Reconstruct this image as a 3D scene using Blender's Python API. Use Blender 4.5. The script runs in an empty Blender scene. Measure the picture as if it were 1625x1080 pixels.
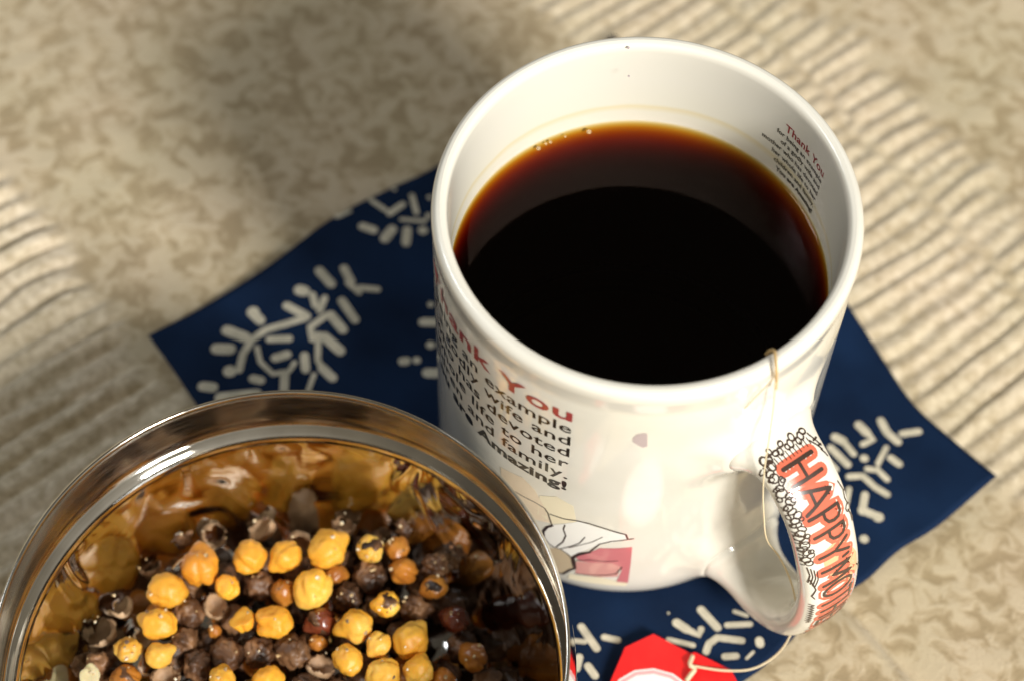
import bpy, bmesh, math, random
import numpy as np
from mathutils import Vector, Matrix, noise as mnoise

SC = bpy.context.scene
COL = SC.collection
MM = 0.001
random.seed(7)
rng = np.random.RandomState(7)

# ------------------------------------------------------------------ camera
CY, CZ, PIT, YAW, ROLL, FPX = 214.2, 413.25, 1.05, -0.1171, 0.02667, 3208.1
IW, IH = 1625.0, 1080.0
_d = np.array([math.sin(YAW) * math.cos(PIT), math.cos(YAW) * math.cos(PIT), -math.sin(PIT)])
_r = np.cross(_d, [0, 0, 1]); _r /= np.linalg.norm(_r)
_u = np.cross(_r, _d)
CR = _r * math.cos(ROLL) + _u * math.sin(ROLL)
CU = -_r * math.sin(ROLL) + _u * math.cos(ROLL)
CC = np.array([0.0, -CY, CZ])
cd = bpy.data.cameras.new('camera')
cam = bpy.data.objects.new('camera', cd); COL.objects.link(cam)
m = Matrix.Identity(4)
for i in range(3):
    m[i][0], m[i][1], m[i][2], m[i][3] = CR[i], CU[i], -_d[i], CC[i] * MM
cam.matrix_world = m
cd.sensor_width = 36.0
cd.lens = 36.0 * FPX / IW
cd.clip_start = 0.01; cd.clip_end = 20
cd.dof.use_dof = True
cd.dof.focus_distance = 0.398
cd.dof.aperture_fstop = 9.5
SC.camera = cam

# ------------------------------------------------------------------ light
w = bpy.data.worlds.new('World'); SC.world = w; w.use_nodes = True
nt = w.node_tree; nt.nodes.clear()
wo = nt.nodes.new('ShaderNodeOutputWorld'); bg = nt.nodes.new('ShaderNodeBackground')
tc = nt.nodes.new('ShaderNodeTexCoord')
dotn = nt.nodes.new('ShaderNodeVectorMath'); dotn.operation = 'DOT_PRODUCT'
wd = Vector((0.62, -0.62, 0.15)).normalized()
dotn.inputs[1].default_value = wd
cr = nt.nodes.new('ShaderNodeValToRGB')
mp = nt.nodes.new('ShaderNodeMapRange'); mp.inputs[1].default_value = -1; mp.inputs[2].default_value = 1
nt.links.new(tc.outputs['Generated'], dotn.inputs[0])
nt.links.new(dotn.outputs['Value'], mp.inputs[0]); nt.links.new(mp.outputs[0], cr.inputs[0])
e = cr.color_ramp.elements
e[0].position = 0.0; e[0].color = (0.085, 0.070, 0.05, 1)
e[1].position = 1.0; e[1].color = (1.0, 0.94, 0.82, 1)
x = e.new(0.5); x.color = (0.22, 0.195, 0.155, 1)
x = e.new(0.75); x.color = (0.45, 0.40, 0.31, 1)
bg.inputs['Strength'].default_value = 0.54
nt.links.new(cr.outputs[0], bg.inputs[0]); nt.links.new(bg.outputs[0], wo.inputs[0])


def area(name, az, el, dist, size, power, col):
    l = bpy.data.lights.new(name, 'AREA'); l.shape = 'RECTANGLE'; l.size = size[0]; l.size_y = size[1]
    l.energy = power; l.color = col
    o = bpy.data.objects.new(name, l); COL.objects.link(o)
    a, b = math.radians(az), math.radians(el)
    v = Vector((math.cos(a) * math.cos(b), math.sin(a) * math.cos(b), math.sin(b)))
    o.location = v * dist
    o.rotation_euler = (-v).to_track_quat('-Z', 'Y').to_euler()
    return o


area('window_light', -48, 38, 1.6, (0.34, 0.40), 36, (1.0, 0.965, 0.90))
area('far_window_light', 165, 50, 1.9, (0.5, 0.6), 9, (0.86, 0.93, 1.0))

SC.view_settings.view_transform = 'Standard'
SC.view_settings.look = 'None'
SC.view_settings.exposure = 0
SC.view_settings.gamma = 1
SC.cycles.use_denoising = True
SC.cycles.max_bounces = 12
SC.cycles.transparent_max_bounces = 16
SC.cycles.glossy_bounces = 6
SC.cycles.sample_clamp_indirect = 6


# ------------------------------------------------------------------ helpers
def at(px, py, z=0.0):
    """photo pixel -> place on the level z (mm)"""
    v = _d * FPX + CR * (px - IW / 2) - CU * (py - IH / 2)
    return CC + v * ((z - CC[2]) / v[2])


def on_mug(px, py, R=41.0):
    """photo pixel -> (arc length, height) on the mug's outer wall, mm"""
    v = _d * FPX + CR * (px - IW / 2) - CU * (py - IH / 2)
    A = v[0] ** 2 + v[1] ** 2; B = 2 * (CC[0] * v[0] + CC[1] * v[1]); Cq = CC[0] ** 2 + CC[1] ** 2 - R * R
    s = (-B - math.sqrt(max(0, B * B - 4 * A * Cq))) / (2 * A)
    P = CC + v * s
    return math.atan2(P[1], P[0]) * R, P[2]


def tag(o, label=None, cat=None, group=None, kind=None):
    if label: o['label'] = label
    if cat: o['category'] = cat
    if group: o['group'] = group
    if kind: o['kind'] = kind
    return o


def empty(name, loc=(0, 0, 0)):
    o = bpy.data.objects.new(name, None); COL.objects.link(o)
    o.location = Vector(loc) * MM; o.empty_display_size = 0.01
    return o


def mesh_obj(name, verts, faces, mat=None, parent=None, smooth=True, scale=MM):
    me = bpy.data.meshes.new(name)
    v = np.asarray(verts, dtype=float) * scale
    me.from_pydata(v.tolist(), [], [tuple(f) for f in faces])
    me.update()
    if smooth:
        me.polygons.foreach_set('use_smooth', [True] * len(me.polygons))
    if mat: me.materials.append(mat)
    o = bpy.data.objects.new(name, me); COL.objects.link(o)
    if parent: o.parent = parent
    return o


def catmull(P, n):
    P = np.asarray(P, float)
    Q = np.vstack([2 * P[0] - P[1], P, 2 * P[-1] - P[-2]])
    out = []
    for i in range(1, len(Q) - 2):
        for k in range(n):
            t = k / n
            a, b, c, d = Q[i - 1], Q[i], Q[i + 1], Q[i + 2]
            out.append(0.5 * ((2 * b) + (-a + c) * t + (2 * a - 5 * b + 4 * c - d) * t * t + (-a + 3 * b - 3 * c + d) * t ** 3))
    out.append(P[-1])
    return np.array(out)


def lathe(name, prof, n, mat, parent=None, centre=(0, 0), closed=False, wob=None):
    prof = np.asarray(prof, float)
    V = []; F = []
    k = len(prof)
    for j in range(n):
        a = 2 * math.pi * j / n
        for (r, z) in prof:
            rr = r + (wob(a, z) if wob else 0)
            V.append((centre[0] + rr * math.cos(a), centre[1] + rr * math.sin(a), z))
    for j in range(n):
        j2 = (j + 1) % n
        for i in range(k - 1 if not closed else k):
            i2 = (i + 1) % k
            F.append((j * k + i, j2 * k + i, j2 * k + i2, j * k + i2))
    o = mesh_obj(name, V, F, mat, parent)
    bm = bmesh.new(); bm.from_mesh(o.data)
    bmesh.ops.remove_doubles(bm, verts=bm.verts, dist=1e-6)
    bmesh.ops.recalc_face_normals(bm, faces=bm.faces)
    bm.to_mesh(o.data); bm.free()
    return o


def tube(name, pts, rad, mat, parent=None, n=8, sub=6):
    P = catmull(pts, sub)
    T = np.gradient(P, axis=0); T /= np.linalg.norm(T, axis=1)[:, None] + 1e-9
    up = np.array([0, 0, 1.0]); V = []; F = []
    prev = None
    for i, (p, t) in enumerate(zip(P, T)):
        a = np.cross(t, up) if prev is None else prev - t * (prev @ t)
        if np.linalg.norm(a) < 1e-4: a = np.cross(t, [1, 0, 0])
        a /= np.linalg.norm(a); prev = a
        b = np.cross(t, a)
        r = rad if np.isscalar(rad) else rad(i / (len(P) - 1))
        for j in range(n):
            q = 2 * math.pi * j / n
            V.append(p + (a * math.cos(q) + b * math.sin(q)) * r)
    for i in range(len(P) - 1):
        for j in range(n):
            F.append((i * n + j, i * n + (j + 1) % n, (i + 1) * n + (j + 1) % n, (i + 1) * n + j))
    F.append(tuple(range(n))[::-1]); F.append(tuple((len(P) - 1) * n + j for j in range(n)))
    return mesh_obj(name, V, F, mat, parent)


# --- flat print laid on a surface: S(u, v) -> 3d point
class Print:
    def __init__(s, S): s.S = S; s.V = []; s.F = []; s.lift = 0.0

    def _p(s, u, v): s.V.append(s.S(u, v, s.lift)); return len(s.V) - 1

    def stroke(s, pts, wd, step=0.6, taper=False):
        s.lift += 0.0006
        P = np.asarray(pts, float)
        Q = [P[0]]
        for a, b in zip(P[:-1], P[1:]):
            k = max(1, int(np.linalg.norm(b - a) / step))
            for i in range(1, k + 1): Q.append(a + (b - a) * i / k)
        Q = np.array(Q)
        if len(Q) < 2: return s.disc(P[0], wd / 2)
        T = np.gradient(Q, axis=0); T /= np.linalg.norm(T, axis=1)[:, None] + 1e-9
        N = np.stack([-T[:, 1], T[:, 0]], 1)
        idx = []
        m_ = len(Q) - 1
        for i, (q, nn) in enumerate(zip(Q, N)):
            h = wd / 2 * ((0.35 + 0.65 * math.sin(math.pi * i / m_)) if taper else 1)
            idx.append((s._p(*(q + nn * h)), s._p(*(q - nn * h))))
        for (a, b), (c, d) in zip(idx[:-1], idx[1:]): s.F.append((a, b, d, c))
        # round ends
        for q, t, sg in ((Q[0], -T[0], 0), (Q[-1], T[-1], 1)):
            if taper: continue
            nn = np.array([-t[1], t[0]])
            ring = [s._p(*(q + (nn * math.cos(k) + t * math.sin(k)) * wd / 2)) for k in np.linspace(0, math.pi, 7)]
            s.F.append(tuple(ring))

    def disc(s, c, r, ry=None, rot=0.0):
        s.lift += 0.0006
        ry = ry or r
        n = 14; ring = []
        for k in range(n):
            a = 2 * math.pi * k / n
            x, y = r * math.cos(a), ry * math.sin(a)
            ring.append(s._p(c[0] + x * math.cos(rot) - y * math.sin(rot), c[1] + x * math.sin(rot) + y * math.cos(rot)))
        s.F.append(tuple(ring))

    def fill(s, pts, step=2.0):
        """polygon, cut into a grid so that it can follow a curved wall"""
        s.lift += 0.0006
        bm = bmesh.new()
        vs = [bm.verts.new((p[0], p[1], 0)) for p in pts]
        f = bm.faces.new(vs)
        bmesh.ops.triangulate(bm, faces=[f])
        for ax in (0, 1):
            lo = min(p[ax] for p in pts); hi = max(p[ax] for p in pts)
            k = lo + step
            while k < hi:
                co = [0, 0, 0]; co[ax] = k; no = [0, 0, 0]; no[ax] = 1
                bmesh.ops.bisect_plane(bm, geom=bm.verts[:] + bm.edges[:] + bm.faces[:], plane_co=co, plane_no=no)
                k += step
        bm.verts.index_update(); base = len(s.V)
        for v in bm.verts: s._p(v.co.x, v.co.y)
        for f in bm.faces: s.F.append(tuple(base + v.index for v in f.verts))
        bm.free()

    def build(s, name, mat, parent): return mesh_obj(name, s.V, s.F, mat, parent, smooth=True)


# ------------------------------------------------------------------ materials
def new_mat(name):
    m_ = bpy.data.materials.new(name); m_.use_nodes = True
    t = m_.node_tree; b = t.nodes['Principled BSDF']
    return m_, t, b


def simple(name, col, rough=0.5, **kw):
    m_, t, b = new_mat(name)
    b.inputs['Base Color'].default_value = (*col, 1); b.inputs['Roughness'].default_value = rough
    for k, v in kw.items(): b.inputs[k.replace('_', ' ')].default_value = v
    return m_


def N(t, kind, **kw):
    n = t.nodes.new(kind)
    for k, v in kw.items(): setattr(n, k, v)
    return n


def noise_node(t, scale, detail=3, dist=0.0, coord='Object', rough=0.5):
    tcn = N(t, 'ShaderNodeTexCoord'); n = N(t, 'ShaderNodeTexNoise')
    n.inputs['Scale'].default_value = scale; n.inputs['Detail'].default_value = detail
    n.inputs['Distortion'].default_value = dist; n.inputs['Roughness'].default_value = rough
    t.links.new(tcn.outputs[coord], n.inputs['Vector'])
    return n


def ramp(t, src, stops):
    r = N(t, 'ShaderNodeValToRGB'); el = r.color_ramp.elements
    el[0].position, el[0].color = stops[0][0], (*stops[0][1], 1)
    el[1].position, el[1].color = stops[-1][0], (*stops[-1][1], 1)
    for p, c in stops[1:-1]:
        q = el.new(p); q.color = (*c, 1)
    t.links.new(src, r.inputs[0]); return r


def bump(t, b, src, dist, strength=1.0, prev=None):
    n = N(t, 'ShaderNodeBump'); n.inputs['Distance'].default_value = dist; n.inputs['Strength'].default_value = strength
    t.links.new(src, n.inputs['Height'])
    if prev: t.links.new(prev.outputs[0], n.inputs['Normal'])
    t.links.new(n.outputs[0], b.inputs['Normal']); return n


# glazed ceramic
M_CER, t, b = new_mat('cream_glaze')
nn = noise_node(t, 60, 3)
r_ = ramp(t, nn.outputs['Fac'], [(0.3, (0.79, 0.765, 0.675)), (0.7, (0.85, 0.83, 0.755))])
t.links.new(r_.outputs[0], b.inputs['Base Color'])
b.inputs['Roughness'].default_value = 0.14; b.inputs['IOR'].default_value = 1.5
b.inputs['Coat Weight'].default_value = 0.7; b.inputs['Coat Roughness'].default_value = 0.02
n2 = noise_node(t, 25, 2); bump(t, b, n2.outputs['Fac'], 0.0004, 0.12)

# the mug's inside, with the tea line it has been left with
M_CERIN, t, b = new_mat('cream_glaze_with_tea_line')
tcn = N(t, 'ShaderNodeTexCoord'); sx = N(t, 'ShaderNodeSeparateXYZ'); t.links.new(tcn.outputs['Object'], sx.inputs[0])
nz = noise_node(t, 35, 3)
ma = N(t, 'ShaderNodeMath', operation='MULTIPLY_ADD'); t.links.new(nz.outputs['Fac'], ma.inputs[0]); ma.inputs[1].default_value = 0.004
t.links.new(sx.outputs['Z'], ma.inputs[2])
mr = N(t, 'ShaderNodeMapRange'); t.links.new(ma.outputs[0], mr.inputs[0]); mr.inputs[1].default_value = 0.0695; mr.inputs[2].default_value = 0.0865
r_ = ramp(t, mr.outputs[0], [(0.0, (0.82, 0.70, 0.44)), (0.16, (0.84, 0.80, 0.68)), (0.34, (0.84, 0.80, 0.68)), (0.44, (0.82, 0.73, 0.50)), (0.5, (0.84, 0.81, 0.70)), (1.0, (0.84, 0.81, 0.72))])
t.links.new(r_.outputs[0], b.inputs['Base Color'])
b.inputs['Roughness'].default_value = 0.18; b.inputs['Coat Weight'].default_value = 0.3; b.inputs['Coat Roughness'].default_value = 0.05

M_RED_INK = simple('red_print', (0.40, 0.055, 0.055), 0.3)
M_BLK_INK = simple('black_print', (0.012, 0.011, 0.010), 0.3)
M_BRN_INK = simple('dark_brown_print', (0.05, 0.028, 0.020), 0.3)
M_CORAL = simple('coral_print', (0.70, 0.155, 0.09), 0.2)
M_PEACH = simple('peach_print', (0.88, 0.50, 0.27), 0.25)
M_LILAC = simple('lilac_print', (0.70, 0.62, 0.74), 0.25)
M_PINK = simple('pink_print', (0.62, 0.20, 0.22), 0.3)
M_PINK2 = simple('pale_pink_print', (0.70, 0.34, 0.31), 0.3)
M_SAND = simple('sand_print', (0.60, 0.49, 0.33), 0.3)
M_WASH = simple('cream_wash_print', (0.83, 0.76, 0.57), 0.3)
M_WASHP = simple('peach_wash_print', (0.80, 0.68, 0.52), 0.3)
M_GREY = simple('grey_mauve_print', (0.50, 0.42, 0.42), 0.3)
for q_ in (M_CORAL, M_PEACH, M_LILAC, M_BRN_INK, M_PINK, M_PINK2, M_SAND, M_BLK_INK, M_RED_INK):
    q_.node_tree.nodes['Principled BSDF'].inputs['Coat Weight'].default_value = 0.7
    q_.node_tree.nodes['Principled BSDF'].inputs['Coat Roughness'].default_value = 0.03
M_WHITEP = simple('white_print', (0.85, 0.85, 0.82), 0.3)

# tablecloth
M_CLOTH, t, b = new_mat('beige_brocade')
at_ = N(t, 'ShaderNodeAttribute'); at_.attribute_name = 'rib'
na = noise_node(t, 185, 4, 0.7, rough=0.58); nb = noise_node(t, 30, 2); nc = noise_node(t, 420, 3)
ra = ramp(t, na.outputs['Fac'], [(0.40, (0.38, 0.30, 0.185)), (0.49, (0.50, 0.41, 0.275)), (0.56, (0.575, 0.49, 0.35))])
rb = ramp(t, nc.outputs['Fac'], [(0.35, (0.50, 0.42, 0.295)), (0.65, (0.74, 0.655, 0.515))])  # rib bands paler: satin highlights put into the colour
mx = N(t, 'ShaderNodeMixRGB'); t.links.new(at_.outputs['Fac'], mx.inputs[0]); t.links.new(ra.outputs[0], mx.inputs[1]); t.links.new(rb.outputs[0], mx.inputs[2])
hs = N(t, 'ShaderNodeMixRGB', blend_type='MULTIPLY'); hs.inputs[0].default_value = 1
rc = ramp(t, nb.outputs['Fac'], [(0.3, (0.90, 0.90, 0.84)), (0.7, (1.0, 0.97, 0.95))])
t.links.new(mx.outputs[0], hs.inputs[1]); t.links.new(rc.outputs[0], hs.inputs[2]); t.links.new(hs.outputs[0], b.inputs['Base Color'])
b.inputs['Roughness'].default_value = 0.62; b.inputs['Sheen Weight'].default_value = 0.25; b.inputs['Specular IOR Level'].default_value = 0.3
wv = noise_node(t, 1400, 2)
b1 = bump(t, b, na.outputs['Fac'], 0.0009, 0.5)
b2 = bump(t, b, wv.outputs['Fac'], 0.00025, 0.5, b1)

# napkin
M_NAVY, t, b = new_mat('navy_cotton')
na = noise_node(t, 45, 3); ra = ramp(t, na.outputs['Fac'], [(0.3, (0.0022, 0.0095, 0.031)), (0.7, (0.0055, 0.020, 0.060))])
t.links.new(ra.outputs[0], b.inputs['Base Color']); b.inputs['Roughness'].default_value = 0.75
b.inputs['Sheen Weight'].default_value = 0.0; b.inputs['Specular IOR Level'].default_value = 0.12
wv = noise_node(t, 1800, 2); bump(t, b, wv.outputs['Fac'], 0.0002, 0.6)
M_CREAMP, t, b = new_mat('cream_print')
na = noise_node(t, 300, 3); ra = ramp(t, na.outputs['Fac'], [(0.3, (0.46, 0.43, 0.33)), (0.7, (0.66, 0.61, 0.48))])
t.links.new(ra.outputs[0], b.inputs['Base Color']); b.inputs['Roughness'].default_value = 0.75
M_HEM = simple('hem_thread', (0.10, 0.10, 0.10), 0.8)

# steel
M_STEEL, t, b = new_mat('polished_steel')
b.inputs['Metallic'].default_value = 1
na = noise_node(t, 90, 4); ra = ramp(t, na.outputs['Fac'], [(0.3, (0.50, 0.47, 0.42)), (0.7, (0.66, 0.63, 0.57))])
t.links.new(ra.outputs[0], b.inputs['Base Color'])
mp_ = N(t, 'ShaderNodeMapping'); mp_.inputs['Scale'].default_value = (1, 1, 14)
tcn = N(t, 'ShaderNodeTexCoord'); t.links.new(tcn.outputs['Object'], mp_.inputs[0])
ns = N(t, 'ShaderNodeTexNoise'); ns.inputs['Scale'].default_value = 160; ns.inputs['Detail'].default_value = 4
t.links.new(mp_.outputs[0], ns.inputs['Vector'])
rr = ramp(t, ns.outputs['Fac'], [(0.35, (0.025, 0.025, 0.025)), (0.75, (0.10, 0.10, 0.10))])
t.links.new(rr.outputs[0], b.inputs['Roughness'])
n2 = noise_node(t, 55, 3); bb = bump(t, b, n2.outputs['Fac'], 0.0006, 0.12); bump(t, b, ns.outputs['Fac'], 0.00004, 0.15, bb)

# the same steel, spun and dented on the inside of the bowl
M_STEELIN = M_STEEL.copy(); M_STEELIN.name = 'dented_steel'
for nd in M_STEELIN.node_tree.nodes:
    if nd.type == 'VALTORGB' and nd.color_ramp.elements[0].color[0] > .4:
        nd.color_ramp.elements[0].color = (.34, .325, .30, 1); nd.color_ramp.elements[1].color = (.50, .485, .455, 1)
for nd in M_STEELIN.node_tree.nodes:
    if nd.type == 'BUMP' and nd.inputs['Distance'].default_value > 0.0004: nd.inputs['Distance'].default_value = 0.0018; nd.inputs['Strength'].default_value = 0.38
    if nd.type == 'TEX_NOISE' and nd.inputs['Scale'].default_value == 55: nd.inputs['Scale'].default_value = 62; nd.inputs['Distortion'].default_value = 1.4; nd.inputs['Detail'].default_value = 1.2

M_STEELN = M_STEEL.copy(); M_STEELN.name = 'brushed_steel'
for nd in M_STEELN.node_tree.nodes:
    if nd.type == 'VALTORGB' and nd.color_ramp.elements[0].color[0] < .2:
        nd.color_ramp.elements[0].color = (.10, .10, .10, 1); nd.color_ramp.elements[1].color = (.24, .24, .24, 1)

# tea
M_TEA = bpy.data.materials.new('dark_tea'); M_TEA.use_nodes = True
t = M_TEA.node_tree; t.nodes.clear()
out = N(t, 'ShaderNodeOutputMaterial'); tr = N(t, 'ShaderNodeBsdfTransparent'); gl = N(t, 'ShaderNodeBsdfGlossy')
gl.inputs['Roughness'].default_value = 0.02; gl.inputs['Color'].default_value = (0.9, 0.70, 0.66, 1)
fr = N(t, 'ShaderNodeFresnel'); fr.inputs['IOR'].default_value = 1.27
geo = N(t, 'ShaderNodeNewGeometry'); inv = N(t, 'ShaderNodeMath', operation='SUBTRACT'); inv.inputs[0].default_value = 1
t.links.new(geo.outputs['Backfacing'], inv.inputs[1]); mu = N(t, 'ShaderNodeMath', operation='MULTIPLY')
t.links.new(fr.outputs[0], mu.inputs[0]); t.links.new(inv.outputs[0], mu.inputs[1])
ms = N(t, 'ShaderNodeMixShader'); t.links.new(mu.outputs[0], ms.inputs[0]); t.links.new(tr.outputs[0], ms.inputs[1]); t.links.new(gl.outputs[0], ms.inputs[2])
t.links.new(ms.outputs[0], out.inputs['Surface'])
va = N(t, 'ShaderNodeVolumeAbsorption'); va.inputs['Color'].default_value = (0.872, 0.68, 0.03, 1); va.inputs['Density'].default_value = 850
t.links.new(va.outputs[0], out.inputs['Volume'])

# paper and thread
M_TAG, t, b = new_mat('red_paper')
na = noise_node(t, 500, 3); ra = ramp(t, na.outputs['Fac'], [(0.3, (0.80, 0.004, 0.006)), (0.7, (0.92, 0.010, 0.010))])
t.links.new(ra.outputs[0], b.inputs['Base Color']); b.inputs['Roughness'].default_value = 0.45
M_TAGW = simple('white_paper_print', (0.86, 0.86, 0.86), 0.45)
M_TAGP = simple('pink_paper_print', (0.85, 0.40, 0.42), 0.45)
M_THREAD, t, b = new_mat('cotton_thread')
b.inputs['Base Color'].default_value = (0.78, 0.66, 0.44, 1); b.inputs['Roughness'].default_value = 0.8
wv = noise_node(t, 3000, 2); bump(t, b, wv.outputs['Fac'], 0.0001, 0.7)
M_THREADW = simple('wet_thread', (0.62, 0.42, 0.18), 0.5)


def pea_mat(name, stops, rough, scale=220, sss=0.0, bmp=0.0004, coat=0.0, dist=0.8, ssr=0.002):
    m_, t, b = new_mat(name)
    tcn = N(t, 'ShaderNodeTexCoord'); oi = N(t, 'ShaderNodeObjectInfo')
    ad = N(t, 'ShaderNodeVectorMath', operation='ADD'); cb = N(t, 'ShaderNodeCombineXYZ')
    t.links.new(oi.outputs['Random'], cb.inputs[0]); t.links.new(tcn.outputs['Object'], ad.inputs[0]); t.links.new(cb.outputs[0], ad.inputs[1])
    n = N(t, 'ShaderNodeTexNoise'); n.inputs['Scale'].default_value = scale; n.inputs['Detail'].default_value = 4; n.inputs['Distortion'].default_value = dist
    t.links.new(ad.outputs[0], n.inputs['Vector'])
    r = ramp(t, n.outputs['Fac'], stops)
    hv = N(t, 'ShaderNodeHueSaturation'); mr_ = N(t, 'ShaderNodeMapRange'); mr_.inputs[3].default_value = 0.78; mr_.inputs[4].default_value = 1.12
    t.links.new(oi.outputs['Random'], mr_.inputs[0]); t.links.new(mr_.outputs[0], hv.inputs['Value']); t.links.new(r.outputs[0], hv.inputs['Color'])
    t.links.new(hv.outputs[0], b.inputs['Base Color']); b.inputs['Roughness'].default_value = rough
    b.inputs['Coat Weight'].default_value = coat; b.inputs['Coat Roughness'].default_value = 0.2
    if sss:
        b.inputs['Subsurface Weight'].default_value = sss; b.inputs['Subsurface Radius'].default_value = (1.0, 0.45, 0.12); b.inputs['Subsurface Scale'].default_value = ssr
    n2_ = N(t, 'ShaderNodeTexNoise'); n2_.inputs['Scale'].default_value = scale * 3.2; n2_.inputs['Detail'].default_value = 3
    t.links.new(ad.outputs[0], n2_.inputs['Vector'])
    bb_ = bump(t, b, n.outputs['Fac'], bmp, 0.6); bump(t, b, n2_.outputs['Fac'], bmp * 0.4, 0.6, bb_)
    return m_


M_YEL = pea_mat('peeled_pea', [(0.22, (0.55, 0.20, 0.015)), (0.36, (0.80, 0.36, 0.03)), (0.52, (0.86, 0.43, 0.04)), (0.72, (0.92, 0.58, 0.12))], 0.47, scale=150, sss=0.3, bmp=0.0007)
M_AMB = pea_mat('amber_pea', [(0.3, (0.30, 0.085, 0.012)), (0.55, (0.50, 0.19, 0.025)), (0.75, (0.62, 0.29, 0.05))], 0.36, sss=0.1)
M_SKIN = pea_mat('brown_pea_skin', [(0.3, (0.022, 0.009, 0.004)), (0.48, (0.105, 0.045, 0.018)), (0.66, (0.32, 0.165, 0.075))], 0.5, scale=300, bmp=0.0014, dist=1.6)
M_REDB = pea_mat('red_brown_skin', [(0.3, (0.05, 0.008, 0.004)), (0.6, (0.15, 0.03, 0.012)), (0.8, (0.30, 0.09, 0.04))], 0.25, scale=200, coat=0.4)
M_HUSK = pea_mat('dry_husk', [(0.3, (0.17, 0.095, 0.05)), (0.5, (0.40, 0.25, 0.14)), (0.72, (0.66, 0.48, 0.30))], 0.6, scale=240, bmp=0.0007)
M_PALE = pea_mat('pale_kernel', [(0.3, (0.85, 0.72, 0.38)), (0.7, (0.92, 0.86, 0.62))], 0.5, sss=0.2)

# ------------------------------------------------------------------ setting: tablecloth
def vnoise(x, y, seed=0):
    xi = np.floor(x).astype(int); yi = np.floor(y).astype(int); xf = x - xi; yf = y - yi
    def h(a, b_):
        q = (a * 374761393 + b_ * 668265263 + seed * 982451653) & 0x7fffffff
        q = ((q ^ (q >> 13)) * 1274126177) & 0x7fffffff
        return ((q ^ (q >> 16)) & 0xffff) / 65535.0
    u = xf * xf * (3 - 2 * xf); v = yf * yf * (3 - 2 * yf)
    return (h(xi, yi) * (1 - u) + h(xi + 1, yi) * u) * (1 - v) + (h(xi, yi + 1) * (1 - u) + h(xi + 1, yi + 1) * u) * v


def sstep(a, b_, x_):
    q = np.clip((x_ - a) / (b_ - a), 0, 1); return q * q * (3 - 2 * q)


def cloth_z(X, Y):
    s = (X - Y) / math.sqrt(2); tt = (X + Y) / math.sqrt(2)
    P = np.where(tt < 0, 6.4, 5.3)
    row = (tt > 103 + 4 * (vnoise(s / 9, s * 0, 3) - .5)).astype(float)
    s2 = s + 0.9 * (vnoise(s / 5, tt / 9, 21) - .5) + 2.6 * (vnoise(s / 40, tt / 30, 1) - .5) + 1.0 * (vnoise(s / 12, tt / 14, 2) - .5) + row * (1.6 + 2.5 * (vnoise(s / 15, tt * 0, 9) - .5))
    k = np.floor(s2 / P)
    ph = s2 / P - k
    ridge = 0.5 - 0.5 * np.cos(2 * np.pi * ph + 0.5 * np.sin(2 * np.pi * ph)) + 0.10 * np.sin(4 * np.pi * ph + 6 * vnoise(s / 20, tt / 20, 5))
    amp = 0.65 + 0.9 * vnoise(k * 1.37, tt / 22, 4)
    je = 9 * (vnoise(k * 3.1, k * 0, 6) - .5)
    right = sstep(58 + je * .5, 65 + je * .5, tt) * (1 - sstep(116 + je, 124 + je, tt))
    left = 1 - sstep(-82 + je * .6, -73 + je * .6, tt)
    left = left * sstep(-175, -165, tt)
    seam = 1 - 0.75 * np.exp(-((tt - 103 - 5 * (vnoise(s / 11, s * 0, 3) - .5)) / 1.5) ** 2)
    mask = np.clip(right * seam * .64 + left * 1.55, 0, 1.6)
    z = mask * ridge * amp * 1.35
    # soft unevenness and folds away from the things that stand on it
    z = z + 1.6 * (vnoise(X / 60 + 9, Y / 60, 11) - .5) * sstep(60, 130, np.hypot(X, Y + 20))
    z = z + 0.35 * (vnoise(X / 6, Y / 6, 12) - .5) * (1 - np.clip(mask, 0, 1))
    # a crease running off at the lower right
    crx, cry = at(1350, 965)[:2]; crx2, cry2 = at(1460, 1090)[:2]
    dx, dy = crx2 - crx, cry2 - cry; L = math.hypot(dx, dy); dx /= L; dy /= L
    dd = (X - crx) * dy - (Y - cry) * dx; al = (X - crx) * dx + (Y - cry) * dy
    z = z + (2.0 * np.exp(-((dd - 3) / 3.0) ** 2) - 1.0 * np.exp(-((dd + 1) / 1.6) ** 2)) * sstep(-6, 6, al)
    return z - 2.1, np.clip(mask, 0, 1)


def axis(a, b_, st, far):
    c = np.arange(a, b_ + st, st); g = [st * 1.5]
    ext = []
    p = 0
    stp = st
    while p < far:
        stp *= 1.25; p += stp; ext.append(p)
    ext = np.array(ext)
    return np.concatenate([(a - ext)[::-1], c, b_ + st + ext])


gx = axis(-205, 150, 0.75, 900); gy = axis(-110, 190, 0.75, 900)
X, Y = np.meshgrid(gx, gy)
Z, RB = cloth_z(X, Y)


def nap_zv(x, y):
    k = np.clip((np.hypot(x, y) - 46) / 30, 0, 1)
    return -0.15 + k * (0.5 * np.sin(x * 0.075 + 1.1) + 0.45 * np.sin(y * 0.09 + x * 0.03) + 0.4)


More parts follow.
